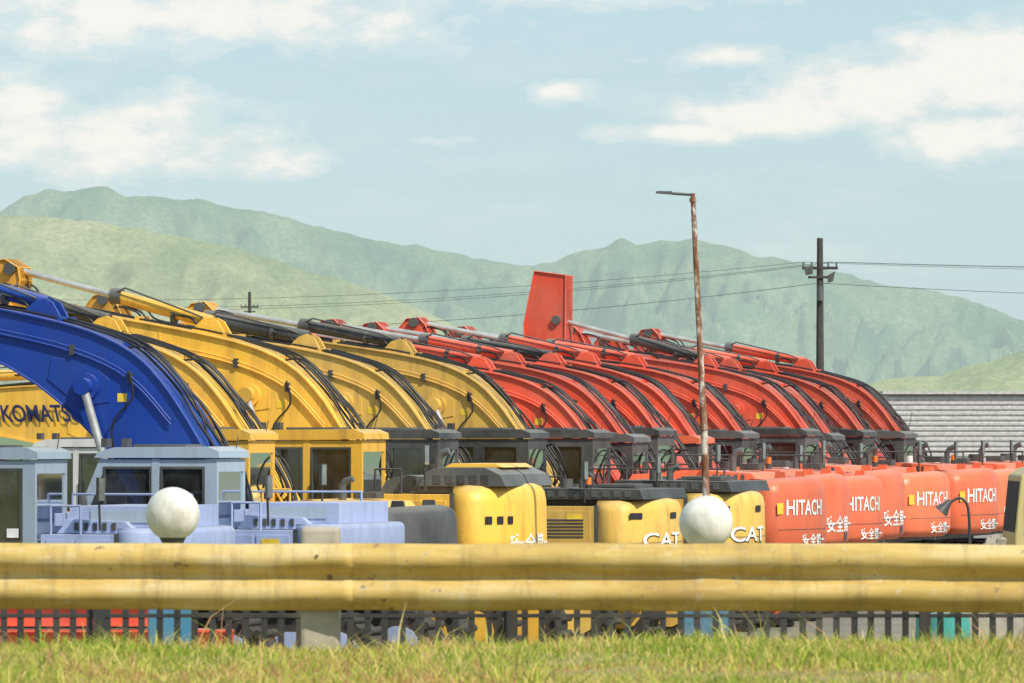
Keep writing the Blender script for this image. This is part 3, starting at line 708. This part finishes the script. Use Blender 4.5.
def ridge(name,D,pts,depth,mat,seed,rough=1.0,xr=(-900,900),nx=600,ny=120,gul=26):
    X=np.linspace(xr[0],xr[1],nx); Hh=np.interp(X,[p[0] for p in pts],[p[1] for p in pts])
    k=np.hanning(5);k/=k.sum(); Hh=np.convolve(np.pad(Hh,2,mode='edge'),k,'valid')
    v=[];f=[]
    for j in range(ny):
        s=j/(ny-1); s2=s/.85
        for i in range(nx):
            x=X[i]; y=D-depth+depth*s2
            if s2<=1: fall=s2**1.15
            else: fall=1-(s2-1)*1.2
            wx=x+45*mnoise.noise(Vector((x*.004,y*.004,seed)))+12*mnoise.noise(Vector((x*.02,y*.012,seed+2)))
            rg_=1-abs(mnoise.noise(Vector((wx/75+y/600,y/420,seed))))*2.6
            sp2=1-abs(mnoise.noise(Vector((wx/26-y/200,y/150,seed+5))))*2.6
            sp4=1-abs(mnoise.noise(Vector((wx/11+y/150,y/80,seed+7))))*2.6
            sp3=mnoise.noise(Vector((x/7,y/14,seed+9)))
            a=min(1,Hh[i]/60)
            env=max(0,min(1,(1-s2)/.24,s2/.25))
            cr_=max(0,min(1,1-abs(s2-1)/.3))
            z=Hh[i]*fall+a*rough*(gul*1.8*(rg_-.8)*env+gul*.95*(sp2-.75)*env+gul*.26*(sp4-.7)*(env*.9+.1)+1.6*sp3*(.4+.6*env))
            z+=a*rough*cr_*1.8*mnoise.noise(Vector((x/16,2.7,seed)))
            v.append((x,y,max(z,-2) if s2>.02 else -2))
    for j in range(ny-1):
        for i in range(nx-1): f.append((j*nx+i,j*nx+i+1,(j+1)*nx+i+1,(j+1)*nx+i))
    me=bpy.data.meshes.new(name); me.from_pydata(v,[],f); me.polygons.foreach_set('use_smooth',[True]*len(f)); me.materials.append(mat)
    o=bpy.data.objects.new(name,me); sc.collection.objects.link(o)
def conv(D,L): return [((a-512)/6000*D,3+(430-b)/6000*D) for a,b in L]
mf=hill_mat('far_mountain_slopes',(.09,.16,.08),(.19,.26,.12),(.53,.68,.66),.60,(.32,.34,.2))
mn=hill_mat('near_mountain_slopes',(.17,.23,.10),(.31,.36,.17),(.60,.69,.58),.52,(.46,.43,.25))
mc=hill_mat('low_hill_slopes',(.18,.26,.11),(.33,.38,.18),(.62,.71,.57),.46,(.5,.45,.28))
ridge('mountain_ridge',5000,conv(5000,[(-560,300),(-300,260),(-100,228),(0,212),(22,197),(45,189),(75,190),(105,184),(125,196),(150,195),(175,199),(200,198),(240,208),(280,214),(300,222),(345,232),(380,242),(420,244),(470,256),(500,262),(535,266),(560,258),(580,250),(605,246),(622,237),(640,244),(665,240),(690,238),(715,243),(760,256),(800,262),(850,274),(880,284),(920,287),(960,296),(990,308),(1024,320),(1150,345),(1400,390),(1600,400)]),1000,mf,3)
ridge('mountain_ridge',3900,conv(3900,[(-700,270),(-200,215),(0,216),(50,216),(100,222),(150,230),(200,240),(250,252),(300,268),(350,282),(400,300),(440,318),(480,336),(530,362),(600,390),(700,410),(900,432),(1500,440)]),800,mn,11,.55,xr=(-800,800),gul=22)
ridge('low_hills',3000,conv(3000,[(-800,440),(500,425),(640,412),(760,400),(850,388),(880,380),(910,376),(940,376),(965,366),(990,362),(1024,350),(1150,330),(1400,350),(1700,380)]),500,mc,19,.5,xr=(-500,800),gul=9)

# ------------------------------------------------------------------ sky
w=bpy.data.worlds.new('World'); sc.world=w; w.use_nodes=True; t=w.node_tree; t.nodes.clear()
AZ=138; EL=46
o=N(t,'ShaderNodeOutputWorld'); bg=N(t,'ShaderNodeBackground'); sk=N(t,'ShaderNodeTexSky'); sk.sky_type='NISHITA'; sk.sun_disc=False
sk.sun_elevation=math.radians(EL); sk.sun_rotation=math.radians(AZ); sk.air_density=1.0; sk.dust_density=.6; sk.ozone_density=1.5
tc=N(t,'ShaderNodeTexCoord'); s=N(t,'ShaderNodeSeparateXYZ'); t.links.new(tc.outputs['Generated'],s.inputs[0])
def math_(op,a,b=None,c=None):
    n=N(t,'ShaderNodeMath',operation=op)
    for i,q in enumerate((a,b,c)):
        if q is None: continue
        if isinstance(q,(int,float)): n.inputs[i].default_value=q
        else: t.links.new(q,n.inputs[i])
    return n.outputs[0]
az=math_('MULTIPLY',math_('DIVIDE',s.outputs[0],s.outputs[1]),60.0); el=math_('MULTIPLY',math_('DIVIDE',s.outputs[2],s.outputs[1]),60.0)
# cloud banks: azimuth / elevation in units of 1/60 rad
blobs=[(-4.0,2.95,1.9,.55,1.15),(-4.9,3.3,1.0,.4,1),(-2.4,2.7,.65,.22,1.05),(-3.3,4.15,3.4,.5,1.2),(.48,3.4,.42,.15,1),(1.6,2.98,1.1,.15,1.3),(2.5,3.15,1.3,.27,1.4),(3.5,3.38,1.5,.45,1.45),(4.6,3.6,1.4,.65,1.45),(4.6,2.95,1.5,.34,1.2),(2.1,3.75,.9,.16,.75),(1.0,4.3,1.6,.12,.75),(-1.0,2.9,.5,.08,.5)]
tot=None
for (a,e_,ra,re,st_) in blobs:
    da=math_('DIVIDE',math_('SUBTRACT',az,a),ra); de=math_('DIVIDE',math_('SUBTRACT',el,e_),re)
    dd=math_('ADD',math_('MULTIPLY',da,da),math_('MULTIPLY',de,de))
    q=math_('MULTIPLY',math_('SUBTRACT',1.0,math_('POWER',dd,.55)),st_)
    tot=q if tot is None else math_('MAXIMUM',tot,q)
cb=N(t,'ShaderNodeCombineXYZ'); t.links.new(az,cb.inputs[0]); t.links.new(math_('MULTIPLY',el,1.9),cb.inputs[1])
n1=noise(t,cb.outputs[0],1.3,10,.62)
val=math_('ADD',math_('MAXIMUM',tot,-1.0),math_('MULTIPLY',math_('SUBTRACT',n1,.5),2.8))
cr=ramp(t,[(.0,0.),(.3,.25),(1.,.92)]); cr.color_ramp.interpolation='EASE'; t.links.new(val,cr.inputs[0])
cb2=N(t,'ShaderNodeCombineXYZ'); t.links.new(az,cb2.inputs[0]); t.links.new(math_('MULTIPLY',el,3.5),cb2.inputs[1])
n2=noise(t,cb2.outputs[0],.5,7,.6); cr2=ramp(t,[(.5,0.),(.8,.3)]); t.links.new(n2,cr2.inputs[0])
mask=math_('MAXIMUM',cr.outputs[0],cr2.outputs[0])
tint=mixc(t,.6,sk.outputs[0],(5.7,7.9,8.9))
mx=mixc(t,mask,tint,(9.6,9.3,8.7))
t.links.new(mx,bg.inputs[0]); bg.inputs[1].default_value=.1; t.links.new(bg.outputs[0],o.inputs[0])

sl=bpy.data.lights.new('sun','SUN'); sl.energy=5.0; sl.angle=math.radians(.5); sl.color=(1,.93,.81)
so=bpy.data.objects.new('sun',sl); sc.collection.objects.link(so)
elv=math.radians(EL); azr=math.radians(AZ)
d=Vector((math.sin(azr)*math.cos(elv),math.cos(azr)*math.cos(elv),math.sin(elv)))
so.rotation_euler=d.to_track_quat('Z','Y').to_euler(); so.location=(20,-20,40)

cam=bpy.data.cameras.new('camera'); co=bpy.data.objects.new('camera',cam); sc.collection.objects.link(co)
cam.sensor_width=36; cam.lens=210.9; cam.clip_end=20000; cam.clip_start=.5
co.location=(0,0,3); co.rotation_euler=(math.radians(90+.845),0,0)
cam.dof.use_dof=True; cam.dof.focus_distance=86; cam.dof.aperture_fstop=16
sc.camera=co
